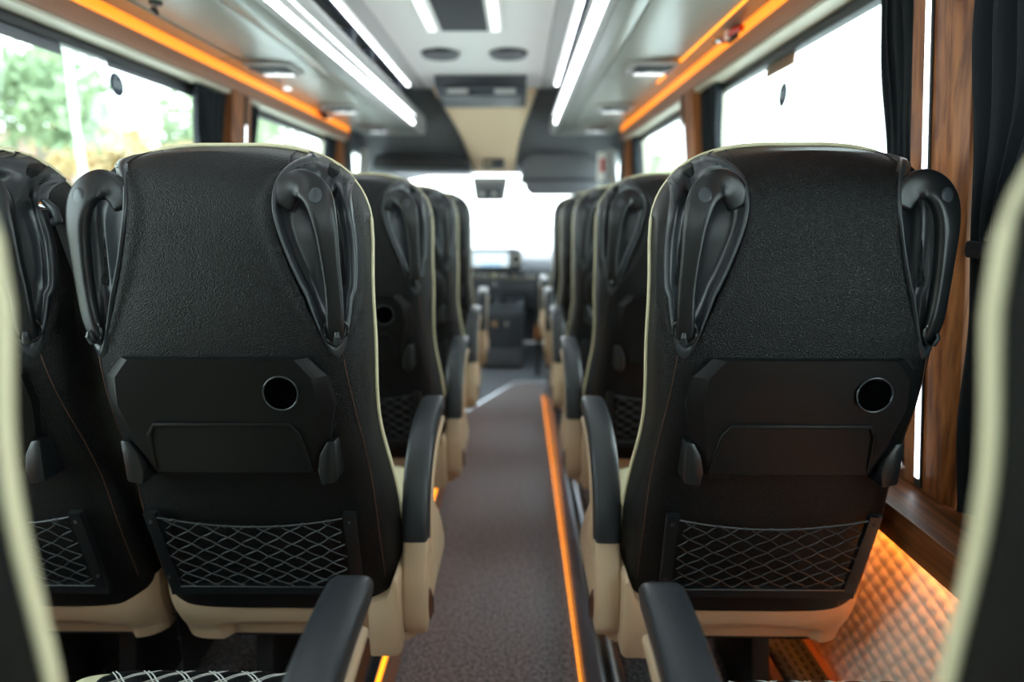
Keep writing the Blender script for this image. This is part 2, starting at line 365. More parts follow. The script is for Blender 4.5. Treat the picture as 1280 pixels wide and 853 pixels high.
# ================================================================== LUGGAGE RACKS
def rack(s):
    side = 'left' if s < 0 else 'right'
    r0 = empty('luggage_rack', (CX+s*.7, 0, 1.8), 'grey overhead luggage rack along the %s side with light strips' % side, 'luggage rack', 'overhead luggage racks')
    ox, oz = r0.location.x, 1.8
    f = lambda d: CX+s*d-ox
    YE = 4.80
    def pr(name, pts, m, y0=YB+.01, y1=YE, b=0., parent=r0, lab=None):
        o = MB().prism([(f(d), z-oz) for d, z in pts], y0, y1, 'y', b).go(name, m, parent)
        if lab: o['label'] = lab
        return o
    # underside: panels with transverse seams, each with a vent unit
    prof = crv([(.965, 1.838), (.90, 1.850), (.78, 1.846), (.66, 1.838), (.61, 1.838)], 5)
    vy = [-.47, .5, 1.47, 2.44, 3.42, 4.13][1:5]
    vents = [(.55,), (1.50,), (2.66-.15,), (3.6-.15,)]
    VY = [-.26, .71, 1.68, 2.66, 3.63, 4.48]
    # tile: plain panel, vent panel (narrow), plain ...
    edges = [YB+.01]
    for y in VY:
        edges += [y-.13, y+.13] if y < 4 else [y-.12, y+.12]
    edges += [YE]
    for k in range(len(edges)-1):
        a, b = edges[k]+.005, edges[k+1]-.005
        bot = [(f(d), z-oz) for d, z in prof]; top = [(f(d), z+.012-oz) for d, z in reversed(prof)]
        MB().prism(bot+top, a, b, 'y').go('underside_panel', RACKM, r0, sharp=30)
    pr('inner_panel', [(.604, 1.836), (.56, 1.832), (.515, 1.838), (.515, 1.852), (.604, 1.852)], RACKM, b=.002)
    pr('tray_floor', [(.965, 1.853), (.50, 1.853), (.50, 1.90), (.965, 1.90)], RACKI)
    # lip
    lp = crv([(.512, 1.838), (.495, 1.842), (.482, 1.858), (.476, 1.90), (.478, 1.95), (.486, 1.975), (.50, 1.98), (.512, 1.97)], 4)
    pr('front_lip', [tuple(p) for p in lp], RACKL, y1=YE+.03, lab='silver rounded front lip')
    mb = MB().prism([(f(.490)-0, 1.844-oz), (f(.484), 1.846-oz), (f(.476), 1.860-oz), (f(.480), 1.862-oz)], YB+.01, 4.30, 'y'); o = mb.go('led_strip', LEDW, r0); o['label'] = 'bright white light strip'
    mb = MB().prism([(f(.4775)-0, 1.896-oz), (f(.4725), 1.897-oz), (f(.4725), 1.902-oz), (f(.4775), 1.903-oz)], YB+.01, 4.30, 'y'); o = mb.go('led_strip', LEDW2, r0)
    # inner box: back and dividers
    pr('rack_back', [(.80, 1.90), (.96, 1.90), (.96, 2.095), (.85, 2.095)], RACKI)
    for y in (-.4, .35, 1.1, 1.86, 2.18, 2.9, 3.25, 4.0):
        m = WHITEC if abs(y-2.18) < .01 or abs(y-1.86) < .01 else RACKI
        pr('divider', [(.505, 1.90), (.80, 1.90), (.85, 2.09), (.505, 2.06)], m, y, y+.02)
    if s < 0:
        pr('divider_panel', [(.512, 1.90), (.52, 1.90), (.52, 2.055), (.512, 2.055)], GREYL, 1.87, 2.19, .002, lab='pale closed panel in the rack opening')
    pr('roof_rail', [(.470, 2.066), (.53, 2.066), (.53, 2.098), (.470, 2.098)], RACKI, y1=4.25)
    o = pr('led_strip', [(.474, 2.054), (.488, 2.054), (.490, 2.065), (.472, 2.065)], LEDW, y1=4.12, b=.001, lab='upper white light strip')
    # end cap
    pr('end_cap', [(.965, 1.842), (.60, 1.836), (.50, 1.842), (.484, 1.87), (.482, 1.95), (.50, 1.975), (.53, 1.985), (.60, 2.09), (.965, 2.09)], RACKL, YE, YE+.035, .01)
    # thin amber line near the wall + groove
    pr('led_strip', [(.883, 1.8445), (.888, 1.8445), (.888, 1.8495), (.883, 1.8495)], AMBERT if s > 0 else RACKM, y1=3.0)
    # vents
    for y in VY:
        v = MB().prism([(f(.68), y-.09), (f(.70), y-.105), (f(.87), y-.105), (f(.885), y-.08), (f(.885), y+.075), (f(.87), y+.095), (f(.71), y+.095), (f(.68), y+.06)], 1.829-oz, 1.84-oz, 'z', .003).go('vent_unit', RACKL, r0)
        v['label'] = 'rectangular air vent and reading lamp unit'
        x0, x1 = sorted((f(.71), f(.86))); MB().box(x0, x1, y-.080, y+.080, 1.8265-oz, 1.829-oz, .001).go('vent_grille', BLACK, v)
        for c in (.750, .822):
            x0, x1 = sorted((f(c-.030), f(c+.030))); l = MB().box(x0, x1, y-.020, y+.026, 1.822-oz, 1.8265-oz, .002)
            l.cyl((f(c), y+.004, 1.819-oz), .008, .004); l.go('louvre', PLASTIC, v)
        x0, x1 = sorted((f(.722), f(.848))); MB().box(x0, x1, y+.036, y+.072, 1.8225-oz, 1.8275-oz, .003).go('reading_lamp', LAMP, v)
        x0, x1 = sorted((f(.71), f(.86))); MB().box(x0, x1, y-.075, y-.030, 1.823-oz, 1.8265-oz, .002).go('speaker_mesh', RACKI, v)
    return r0
rack(-1); rack(1)
tag(MB().tube([(-1.05, 1.88, 1.848), (-1.05, 1.88, 1.820), (-1.04, 1.865, 1.812), (-1.045, 1.85, 1.822)], .006, 8).cyl((-1.05, 1.88, 1.840), .018, .007).go('coat_hook', BLACK), 'small black coat hook under the left luggage rack', 'hook')
tag(MB().ell((-1.13, 3.10, 1.843), (.02, .02, .006)).go('round_lamp', LAMP), 'small round white lamp under the left rack', 'lamp')
# emergency hammers
def hammer(s, y, lab):
    h = empty('emergency_hammer', (CX+s*.935, y, 1.815), lab, 'hammer', 'red emergency hammers')
    MB().sweep([(0, -.075, .004), (0, -.02, .012), (0, .06, .012), (0, .09, .008)], [.010, .013, .013, .010], [.010, .012, .012, .009], [(0, 0, 1)]*4, 10).go('handle', RED, h)
    MB().cyl((-.03, .085, .01), .010, .06, 'x', 12).cyl((-.045, .085, .01), .003, .015, 'x', 8, .010).go('hammer_head', CHROME, h)
    MB().box(-.002, .02, -.03, .05, -.012, .022, .003).go('bracket', BLACK, h)
    MB().box(-.018, .0, .02, .04, -.004, .026, .003).go('seal', WHITEC, h)
    return h
hammer(1, 2.12, 'red emergency hammer clipped to the right amber-lit board')
hammer(-1, 3.75, 'red emergency hammer clipped to the left amber-lit board')

# window stickers and sun strips
def sticker(s, y, z, ry, rz, lab):
    o = MB().cyl((0, 0, 0), 1, .0008, 'x', 28)
    o = o.go('sticker', mat('sticker_blue', (.03, .05, .09), .5)); o.location = (CX+s*(1.0165+LEAN*(1.745-z)/1.02), y, z); o.scale = (1, ry, rz)
    tag(o, lab, 'sticker', 'oval stickers on the side windows')
    e = MB()
    e.box(-.002, .0025, -.45, -.12, -.35, .35); e.box(-.002, .0025, .12, .45, -.35, .35); e.ell((0, 0, .62), (.003, .22, .16), 10, 6)
    e.go('sticker_mark', mat('sticker_pale', (.4, .46, .52), .5), o)
sticker(-1, 1.99, 1.645, .034, .036, 'dark oval sticker high on the large left window')
sticker(1, 1.93, 1.60, .030, .036, 'dark oval sticker high on the large right window')
tag(MB().box(.793, .797, 1.86, 2.06, 1.672, 1.708, .001).go('sticker', BROWNB), 'small brown rectangular sticker at the top edge of the right window', 'sticker')
tag(MB().box(-1.262, -1.258, 1.95, 2.56, 1.688, 1.712, .001).go('sun_strip', SUNM), 'grey translucent strip along the top of the left window', 'sun strip')
tag(MB().box(-1.262, -1.258, 1.22, 1.76, 1.675, 1.712, .001).go('sun_strip', SUNM), 'grey strip on the top rear corner of the left window', 'sun strip')
# ================================================================== CURTAINS
def curtain(s, y0, y1, z0, z1, npl, lab, tie=None, d=.99, anchor=1):
    f = CX+s*d; nu, nv = npl*12, 40
    rr = random.Random(int(y0*100)+s)
    ph = [rr.uniform(-.5, .5) for _ in range(npl+2)]
    def fn(u, v):
        z = z0+(z1-z0)*v; g = 1.0; k = 0
        if tie:
            k = math.exp(-((z-tie)/.16)**2); g = 1-.55*k
            if z < tie: g = min(1.1, 1-.45*k+.25*sst(tie, z0, z))
        else: g = 1-.25*math.sin(math.pi*v)**2
        yy = (y1 if anchor > 0 else y0); w_ = (y1-y0)*g
        y = yy-w_*(1-u) if anchor > 0 else yy+w_*u
        i = min(int(u*npl), npl-1)
        amp = .014*(1-.35*k)*(1+.4*ph[i])
        x = f+s*.0+amp*math.cos(2*math.pi*u*npl+.8*ph[i]*math.sin(3*z))*(-s) + .003*math.sin(19*z+7*u)
        return (x, y+.004*math.sin(9*z+ph[i]*6), z)
    mb = MB().grid(fn, nu, nv); o = mb.go('curtain', CURT, sharp=None)
    lean(o, s); md = o.modifiers.new('thick', 'SOLIDIFY'); md.thickness = .0015
    tag(o, lab, 'curtain', 'dark pleated window curtains')
    if tie:
        t = MB().sweep([(f-s*.019, y1-.005 if anchor > 0 else y0, tie), (f-s*.024, (y0+y1)/2+.06*anchor, tie-.004), (f-s*.019, (y1-(y1-y0)*.47) if anchor > 0 else y0+(y1-y0)*.47, tie-.008)], [.004]*3, [.014]*3, [(0, 0, 1)]*3, 8)
        lean(t.go('tie_band', CURT, o), s)
    return o
curtain(1, .50, 1.04, .700, 1.73, 12, 'dark navy curtain tied back beside the near right wooden pillar', tie=1.19, d=.953)
curtain(1, 1.195, 1.36, .700, 1.73, 6, 'dark navy curtain just in front of the wide right wooden pillar', anchor=-1, d=.985)
curtain(1, 2.40, 2.60, .700, 1.73, 6, 'dark curtain on the rear side of the narrow right pillar', d=.985)
curtain(-1, 2.38, 2.60, .700, 1.73, 6, 'dark curtain on the rear side of the narrow left pillar', d=.985)
curtain(-1, 2.76, 2.92, .700, 1.73, 5, 'dark curtain just in front of the narrow left pillar', anchor=-1, d=.985)
curtain(-1, 1.175, 1.32, .700, 1.73, 5, 'dark curtain beside the near left pillar', anchor=-1, d=.985)
curtain(-1, 3.95, 4.13, .700, 1.73, 5, 'dark curtain at the front end of the left windows', d=.985)
curtain(1, 4.0, 4.13, .700, 1.73, 5, 'dark curtain at the front end of the right windows', d=.985)

# ================================================================== CEILING FITTINGS
h = empty('roof_vent', (-.250, 2.62, 2.077), 'black square roof vent grille with white side lamps on the ceiling', 'vent')
MB().box(-.175, .175, -.36, .35, -.012, 0, .004).go('frame', WHITEC, h)
MB().box(-.10, .11, -.33, .33, -.018, -.012, .003).go('grille', mat('grille_grey', (.035, .037, .042), .7, bump=('noise', 300, .5, .002)), h)
for x in (-.145, .145): MB().box(x-.018, x+.018, -.34, .33, -.020, -.012, .003).go('side_lamp', LAMP, h)
for x in (-.145, .145): MB().cyl((x, .342, -.016), .008, .006).go('screw', BLACK, h)
for x, lab in ((-.415, 'left'), (-.055, 'right')):
    s_ = empty('ceiling_speaker', (x, 3.40, 2.077), 'round grey ceiling speaker, the %s one of the pair' % lab, 'speaker', 'ceiling speakers')
    MB().cyl((0, 0, -.018), .094, .018, 'z', 36, .104).go('rim', DMETAL, s_)
    MB().ell((0, 0, -.017), (.086, .086, .006), 30, 8).go('speaker_mesh', mat('speaker_grey', (.11, .11, .115), .6, bump=('noise', 400, .5, .002)), s_)
p_ = empty('overhead_console', (CX-.0, 4.13, 2.06), 'black overhead air outlet console at the front end of the white ceiling', 'console')
MB().prism([(-.22, .016), (-.20, -.045), (.15, -.105), (.20, -.10), (.20, .016)], -.285, .285, 'x', .006).go('housing', DMETAL, p_)
for x in (-.15, .15): MB().box(x-.065, x+.065, -.17, -.11, -.072, -.05, .004).go('lamp', GREYL, p_)
MB().prism([(-.08, -.088), (.13, -.116), (.13, -.10), (-.08, -.07)], -.26, .26, 'x', .002).go('grille', mat('console_grey', (.16, .165, .17), .4), p_)

# ================================================================== CAB
# grey headliner sloping down from rack ends to windscreen, with centre beige spine
def hl(u, v):
    x = CX-1.04+2.08*u; y = 4.40+1.05*v
    z = 2.12-.53*sst(.12, 1, v)**.9 - .16*abs(2*u-1)**3
    return (x, y, z)
mb = MB().grid(hl, 24, 16); o = mb.go('trim_70', GREYH, sharp=None); struct(o, 'dark grey fabric headliner over the cab')
sd = o.modifiers.new('t', 'SOLIDIFY'); sd.thickness = .03; sd.offset = 1
# beige spine
def sp(u, v):
    y = 4.30+.88*v; hw = .37-.185*sst(.0, 1, v)**.8+ .0*v
    z = 2.072-.50*(v**1.35); c = CX+.03*v
    x = c+hw*(2*u-1)
    return (x, y, z-.028*(1-abs(2*u-1)**6)+.028)
def sp2(u, v):
    p = sp(u, v); return (p[0], p[1], p[2]+.05)
mb = MB().grid(sp, 24, 24); o = mb.go('trim_71', BEIGE, sharp=None); struct(o, 'beige centre spine narrowing down to the windscreen')
sd = o.modifiers.new('t', 'SOLIDIFY'); sd.thickness = .05; sd.offset = 1
tag(MB().box(-.285, -.115, 5.02, 5.05, 1.60, 1.68, .006).go('roof_display', DMETAL), 'small black display on the beige spine over the windscreen', 'display')
MB().box(-.268, -.215, 5.014, 5.021, 1.635, 1.655).go('display_text', mat('display_amber', (.5, .38, .2), .4), bpy.data.objects['roof_display'], False)
m_ = empty('interior_mirror', (-.235, 5.08, 1.47), 'grey rear-view mirror unit with sensors below the beige spine', 'mirror')
MB().prism([(-.15, .07), (.15, .07), (.145, .02), (.12, -.12), (-.12, -.12), (-.14, .02)], -.04, .05, 'y', .012).go('housing', mat('mirror_grey', (.16, .165, .175), .35), m_)
MB().box(-.13, .13, -.06, -.035, .03, .06, .008).go('lamp_bar', GREYL, m_)
MB().box(-.085, .085, -.055, -.04, -.10, -.02, .008).go('mirror_glass', DASHD, m_)
for x in (-.06, .035): MB().box(x-.02, x+.02, -.062, -.05, -.085, -.05, .004).go('sensor', GREYL, m_)
# left storage recess, right visor
struct(MB().prism([(-1.15, 1.63), (-1.12, 1.70), (-.55, 1.70), (-.42, 1.66), (-.40, 1.60), (-1.15, 1.585)], 4.86, 5.3, 'y', .01).go('trim_72', BLACK), 'dark overhead storage slot on the driver side')
struct(MB().prism([(-1.15, 1.56), (-.40, 1.555), (-.38, 1.585), (-1.15, 1.60)], 4.84, 5.3, 'y', .008).go('trim_73', DASH), 'grey lower edge of the overhead storage slot')
struct(MB().prism([(.01, 1.49), (.03, 1.66), (.10, 1.72), (.55, 1.72), (.64, 1.66), (.66, 1.47)], 5.02, 5.3, 'y', .02).go('trim_74', GREYH), 'grey headliner box above the sun visor')
v_ = empty('sun_visor', (.335, 4.98, 1.455), 'folded grey sun visor over the right side of the windscreen', 'visor')
MB().prism([(-.29, .05), (.29, .05), (.29, -.02), (.26, -.065), (-.23, -.065), (-.28, -.02)], -.014, .014, 'y', .008).go('visor_flap', mat('visor_grey', (.13, .135, .15), .6), v_)
MB().tube([(-.31, 0, .055), (.31, 0, .055)], .008, 8).go('hinge_rod', BLACK, v_)
# windscreen
ws = MB().grid(lambda u, v: (CX-.98+1.96*u, 5.25+.55*(1-v)+.10*math.sin(math.pi*u), .90+.85*v), 16, 8).go('window_20', GLASSF, sharp=None); struct(ws, 'windscreen with bright daylight behind')
for s in (-1, 1):
    side = 'left' if s < 0 else 'right'
    struct(MB().sweep([(CX+s*.97, 5.80, .88), (CX+s*.95, 5.50, 1.25), (CX+s*.93, 5.22, 1.75)], [.05]*3, [.035]*3, [(0, 1, 0)]*3, 10, 4).go('trim_%d' % (75 if s < 0 else 76), GREYL), 'grey windscreen pillar on the '+side)
    mb = MB()
    for (a, b, c, d) in ((4.42, 5.8, 0, .95), (4.42, 5.8, 1.70, 2.2), (4.42, 4.62, .95, 1.7), (5.62, 5.8, .95, 1.7)):
        x0, x1 = sorted((CX+s*1.0, CX+s*1.05)); mb.box(x0, x1, a, b, c, d)
    struct(mb.go('wall_front_'+side, DASH, smooth=False), 'cab door panel on the '+side)
    x0, x1 = sorted((CX+s*1.02, CX+s*1.026)); struct(MB().box(x0, x1, 4.62, 5.62, .95, 1.70).go('window_%d' % (21 if s < 0 else 22), GLASS, smooth=False), 'cab door window on the '+side)
    struct(MB().sweep([(CX+s*.98, 4.55, .6), (CX+s*.97, 4.60, 1.2), (CX+s*.93, 4.70, 1.72)], [.035]*3, [.02]*3, [(0, 1, 0)]*3, 8).go('trim_%d' % (77 if s < 0 else 78), GREYL), 'pale belt pillar cover on the '+side)
f_ = empty('first_aid_sign', (.60, 4.50, 1.58), 'white and red rectangular sign on the right front post', 'sign')
MB().box(-.03, .03, -.012, .01, -.10, .10, .006).go('panel', WHITEC, f_); MB().box(-.010, .022, -.016, -.011, -.04, .055, .002).go('red_field', RED, f_)
struct(MB().box(CX-1.05, CX+1.05, 5.80, 5.84, 0, .90).go('wall_front', DASH, smooth=False), 'front bulkhead under the windscreen')
# dashboard
d_ = empty('dashboard', (-.235, 5.30, .0), 'grey dashboard under the windscreen with screen, vents and controls', 'dashboard')
MB().prism([(-.22, .62), (-.25, .76), (-.20, .80), (-.10, .86), (.10, .885), (.48, .90), (.48, .4), (-.05, .4)], -.98, .98, 'x', .02).go('body', DASH, d_)
MB().prism([(-.27, .70), (-.275, .72), (-.22, .745), (-.20, .72)], -.40, .9, 'x', .005).go('trim_rail', mat('dash_trim', (.2, .19, .17), .35), d_)
MB().prism([(-.17, .79), (.26, .79), (.27, .93), (.23, .96), (-.14, .96), (-.17, .93)], -.30, -.05, 'y', .012).go('screen_surround', DASHD, d_)
MB().box(-.145, .155, -.312, -.298, .815, .935, .004).go('screen', SCREEN, d_)['label'] = 'lit white and pale blue screen'
mb = MB(); mb.box(-.07, .09, -.3135, -.3122, .818, .832)
mb.go('screen_menu_bar', mat('menu_blue', (.2, .4, .6), .3, emit=(.2, .5, .8), estr=.6), d_, False)
v1 = MB().cyl((.215, -.315, .875), .052, .03, 'y', 28).go('round_vent', GREYL, d_); MB().cyl((.215, -.322, .875), .030, .02, 'y', 24).go('vent_core', BLACK, v1)
MB().prism([(-.20, .70), (.30, .70), (.29, .785), (-.19, .785)], -.27, -.1, 'y', .01).go('climate_panel', DASHD, d_)
for x, r in ((-.12, .016), (.03, .020), (.20, .016)): MB().cyl((x, -.292, .742), r, .03, 'y', 18).go('knob', CHROME, d_)
for x in (-.07, -.03, .08, .12): MB().box(x-.013, x+.013, -.278, -.268, .725, .75, .002).go('button', GREYL, d_)
for x in (-.85, .72): 
    q = MB().cyl((x, -.262, .78), .06, .04, 'y', 26).go('round_vent', DASHD, d_); MB().cyl((x, -.27, .78), .035, .02, 'y', 20).go('vent_core', BLACK, q)
MB().prism([(.45, .48), (.85, .48), (.85, .66), (.45, .66)], -.235, -.15, 'y', .01).go('glove_box', DASHD, d_)
c_ = empty('gear_console', (-.125, 4.92, 0), 'dark centre console with gear lever and cup holders before the dashboard', 'console')
MB().prism([(-.17, .0), (-.15, .46), (-.10, .52), (.10, .56), (.20, .56), (.24, .0)], -.17, .17, 'x', .02).go('housing', DASHD, c_)
MB().box(-.165, .165, -.19, -.14, .02, .16, .012).go('lower_panel', mat('console_lower', (.09, .09, .10), .5), c_)
for x in (-.10, .0, .10):
    q = MB().cyl((x, -.03, .535), .036, .022, 'z', 22).go('cup_holder', PLASTIC_SM, c_); MB().cyl((x, -.03, .5575), .028, .001, 'z', 20).go('cup_shade_disc', BLACK, q)  # thin black discs paint the shade inside the cups
MB().sweep([(-.06, .02, .55), (-.06, .0, .64), (-.06, -.01, .68)], [.012, .014, .024], [.012, .014, .024], None, 12).go('gear_lever', CHROME, c_)
MB().box(-.09, -.045, -.178, -.165, .35, .39, .004).go('socket', mat('socket_amber', (.35, .2, .1), .3), c_)
MB().cyl((.03, -.168, .37), .014, .012, 'y', 14).go('socket_cap', GREYL, c_)
g_ = empty('grab_pole', (.155, 4.55, 0), 'dark vertical grab pole with a wooden lower grip near the right front seat', 'pole')
MB().tube([(0, 0, .0), (0, 0, .80)], .016, 12).go('pole', BLACK, g_); MB().cyl((0, 0, .30), .026, .10, 'z', 14, .024).go('grip', WOODV, g_)

# ================================================================== SEAT (built once)
PZ = .128
DP = .125
ZC = CAMZ+.088
def Y0(h):                         # rear centre line: y offset at depth h below eye
    return .004+ .012*sst(.10, .35, h) + .115*max(0, (h-.26))/.47*sst(.2, .5, h)
NT = 3.0
def outline(v):
    """v 0..1 from bottom to top -> (half width, h below eye)"""
    ht, hc, hb, hbc = -.094, .045, .765, .70
    if v > .80:
        a = (v-.80)/.20*math.pi/2; n = NT
        return .2235*max(0, math.cos(a))**(2/n), hc-(hc-ht)*math.sin(a)**(2/n)
    if v < .10:
        a = (1-v/.10)*math.pi/2; n = 4.5
        return WB(hbc)*(.86+.14*max(0, math.cos(a))**(2/n)), hbc+(hb-hbc)*math.sin(a)**(2/n)
    h = hbc+(hc-hbc)*(v-.10)/.70
    return WB(h), h
def WB(h): return .2235-.006*sst(.20, .36, h)+.020*sst(.36, .60, h)
def AA(h): return .58-.16*sst(.10, .22, h)
def FB(h): return .019*math.exp(-((h-.02)/.075)**2)
def TOPR(h): return .0145*max(0., min(1., (.02-h)/.114))**1.5
def shell(t, v):                   # t radians -pi/2..pi/2
    W, h = outline(v); A = AA(h)
    st, ct = math.sin(t), math.cos(t)
    x = W*math.copysign(abs(st)**A, st)
    y0 = Y0(h)+.055*max(0, (.045-h)/.139)**2.6
    yf = Y0(h)+DP+FB(h)
    y = y0+(yf-y0)*(1-max(0, ct)**A)
    # crowned top
    z = CAMZ-h+TOPR(h)*(y-y0)/(yf-y0)
    return Vector((x, y, z-PZ))
def teardrop(x, h, s):
    """signed 'radius' in the handle recess on side s; <1 inside"""
    x = x*s
    pts = [(a_, b_-.005, c_*1.10) for a_, b_, c_ in ((-.075, .165, .0), (-.055, .163, .030), (-.02, .166, .043), (.02, .1705, .0445), (.08, .178, .0375), (.14, .186, .0265), (.185, .191, .016), (.215, .193, .0))]
    if h <= pts[0][0] or h >= pts[-1][0]: return 9
    for a, b in zip(pts, pts[1:]):
        if a[0] <= h <= b[0]:
            k = (h-a[0])/(b[0]-a[0]); c = a[1]+(b[1]-a[1])*k; w_ = a[2]+(b[2]-a[2])*k
            return abs(x-c)/max(w_, 1e-4)
def tof(x, h):
    W = WB(h) if h > .045 else .2235*max(1e-3, (1-((.045-h)/.139)**NT))**(1/NT)
    r = min(1., abs(x)/W); return math.copysign(math.asin(min(1., r**(1/AA(h)))), x)
def vof(h):
    ht, hc, hbc = -.094, .045, .70
    if h <= hc:
        s_ = ((hc-h)/(hc-ht))**(NT/2); return .80+.20*math.asin(min(1, s_))/(math.pi/2)
    return .10+.70*(hbc-h)/(hbc-hc)
def surf(x, h, off=0.):
    t, v = tof(x, h), vof(h); p = shell(t, v)
    e = 1e-3
    a = shell(min(t+e, 1.5707), v)-shell(max(t-e, -1.5707), v); b = shell(t, min(v+e, .9999))-shell(t, v-e)
    n = b.cross(a).normalized()
    if n.y > 0: n = -n
    return p+n*off, n
# teardrop outline points for the liner
TD = [(-.073, .165), (-.066, .185), (-.045, .200), (-.010, .2085), (.03, .2135), (.08, .2145), (.13, .2125), (.17, .2085), (.20, .202), (.213, .193), (.203, .183), (.17, .170), (.12, .155), (.07, .1385), (.02, .1255), (-.015, .1215), (-.045, .1275), (-.066, .145)]
TDs = [(p[0]-.004 if p[0] < 0 else p[0], .165+(p[1]-.170)*(1.08 if p[0] < .12 else 1.0)) for p in crv(TD+[TD[0]], 4)][:-1]
tdc = (.055, .165)
def side_recess(s, root):
    NR = len(TDs); prof = [(1.10, -.0015), (1.06, .0045), (1.0, .005), (.95, .001), (.92, -.014), (.86, -.026), (.6, -.030), (.3, -.030), (.02, -.030)]
    V = []; F = []
    for k, (r, o) in enumerate(prof):
        for (h, x) in TDs:
            hh = tdc[0]+(h-tdc[0])*r; xx = tdc[1]+(x-tdc[1])*r + (0)
            cxh = .163+(.028)*max(0, min(1, (hh+.02)/.23))
            xx = (cxh if r < .9 else tdc[1])*0+xx
            p, n = surf(min(xx, .2215)*s, hh, 0)
            V.append(p+n*o if o > -.005 else p+(n*.6+Vector((0, -1, 0))*.4).normalized()*o)
    for k in range(len(prof)-1):
        for i in range(NR): F.append([k*NR+i, k*NR+(i+1) % NR, (k+1)*NR+(i+1) % NR, (k+1)*NR+i])
    F.append(list(range((len(prof)-1)*NR, len(prof)*NR)))
    rec = mk('handle_recess', V, F, PLASTIC_SM, root, True, None)
    # grab handle
    path = crv([(.126, -.010, -.010, .016, .008), (.138, -.034, .000, .021, .009), (.158, -.038, .011, .023, .0095), (.177, -.020, .017, .0225, .0105), (.186, .016, .019, .0185, .0105), (.190, .07, .018, .0150, .0100), (.193, .12, .015, .0138, .0095), (.194, .16, .010, .0140, .009), (.1935, .19, .002, .013, .008), (.193, .20, -.004, .010, .006)], 6)
    P, N_, Wd, Th = [], [], [], []
    for x, h_, o, wd, th in path:
        p, n = surf(min(x-.005, .2215)*s, h_, 0); n = (n*.55+Vector((0, -.45, 0))).normalized(); p = p+n*o; P.append(p); N_.append(n); Wd.append(wd); Th.append(th)
    MB().sweep(P, Wd, Th, N_, 24, 3.4).go('grab_handle', PLASTIC, rec, sharp=None)
    p, n = surf(.172*s, -.014, 0); n = (n*.55+Vector((0, -.45, 0))).normalized(); p = p+n*.0245
    q = MB().ell((0, 0, 0), (.0125, .0035, .0195), 20, 10)
    o = q.go('thumb_dimple', mat_dim, rec, sharp=None); o.location = p; o.rotation_euler = (R(4), R(-14*s), 0); 
    o.rotation_mode = 'QUATERNION'; o.rotation_quaternion = n.to_track_quat('-Y', 'Z')
    p, n = surf(.188*s, .186, .006)
    q = MB(); p0, _ = surf(.188*s, .196, -.004); p1, _ = surf(.188*s, .200, .014); p2, _ = surf(.188*s, .190, .018); p3, _ = surf(.188*s, .183, .016)
    q.sweep([p0, p1, p2, p3], [.007, .006, .0045, .003], [.003, .003, .003, .002], [n]*4, 8); q.go('coat_hook', PLASTIC_SM, rec)
    ring = []
    for i in range(25):
        a = 2*math.pi*i/24; ring.append(surf((.1875+.015*math.cos(a))*s, .182+.019*math.sin(a), .008)[0])
    MB().tube(ring, .0022, 6).go('cup_rim', PLASTIC, rec)
mat_kn = mat('brown_knob', (.09, .035, .02), .4)
HOLESHADE = mat('hollow_shade', (.001, .001, .001), .9, spec=0)  # flat black standing in for the shade inside a cup hole
mat_dim = mat('dimple_plastic', (.035, .042, .05), .32)
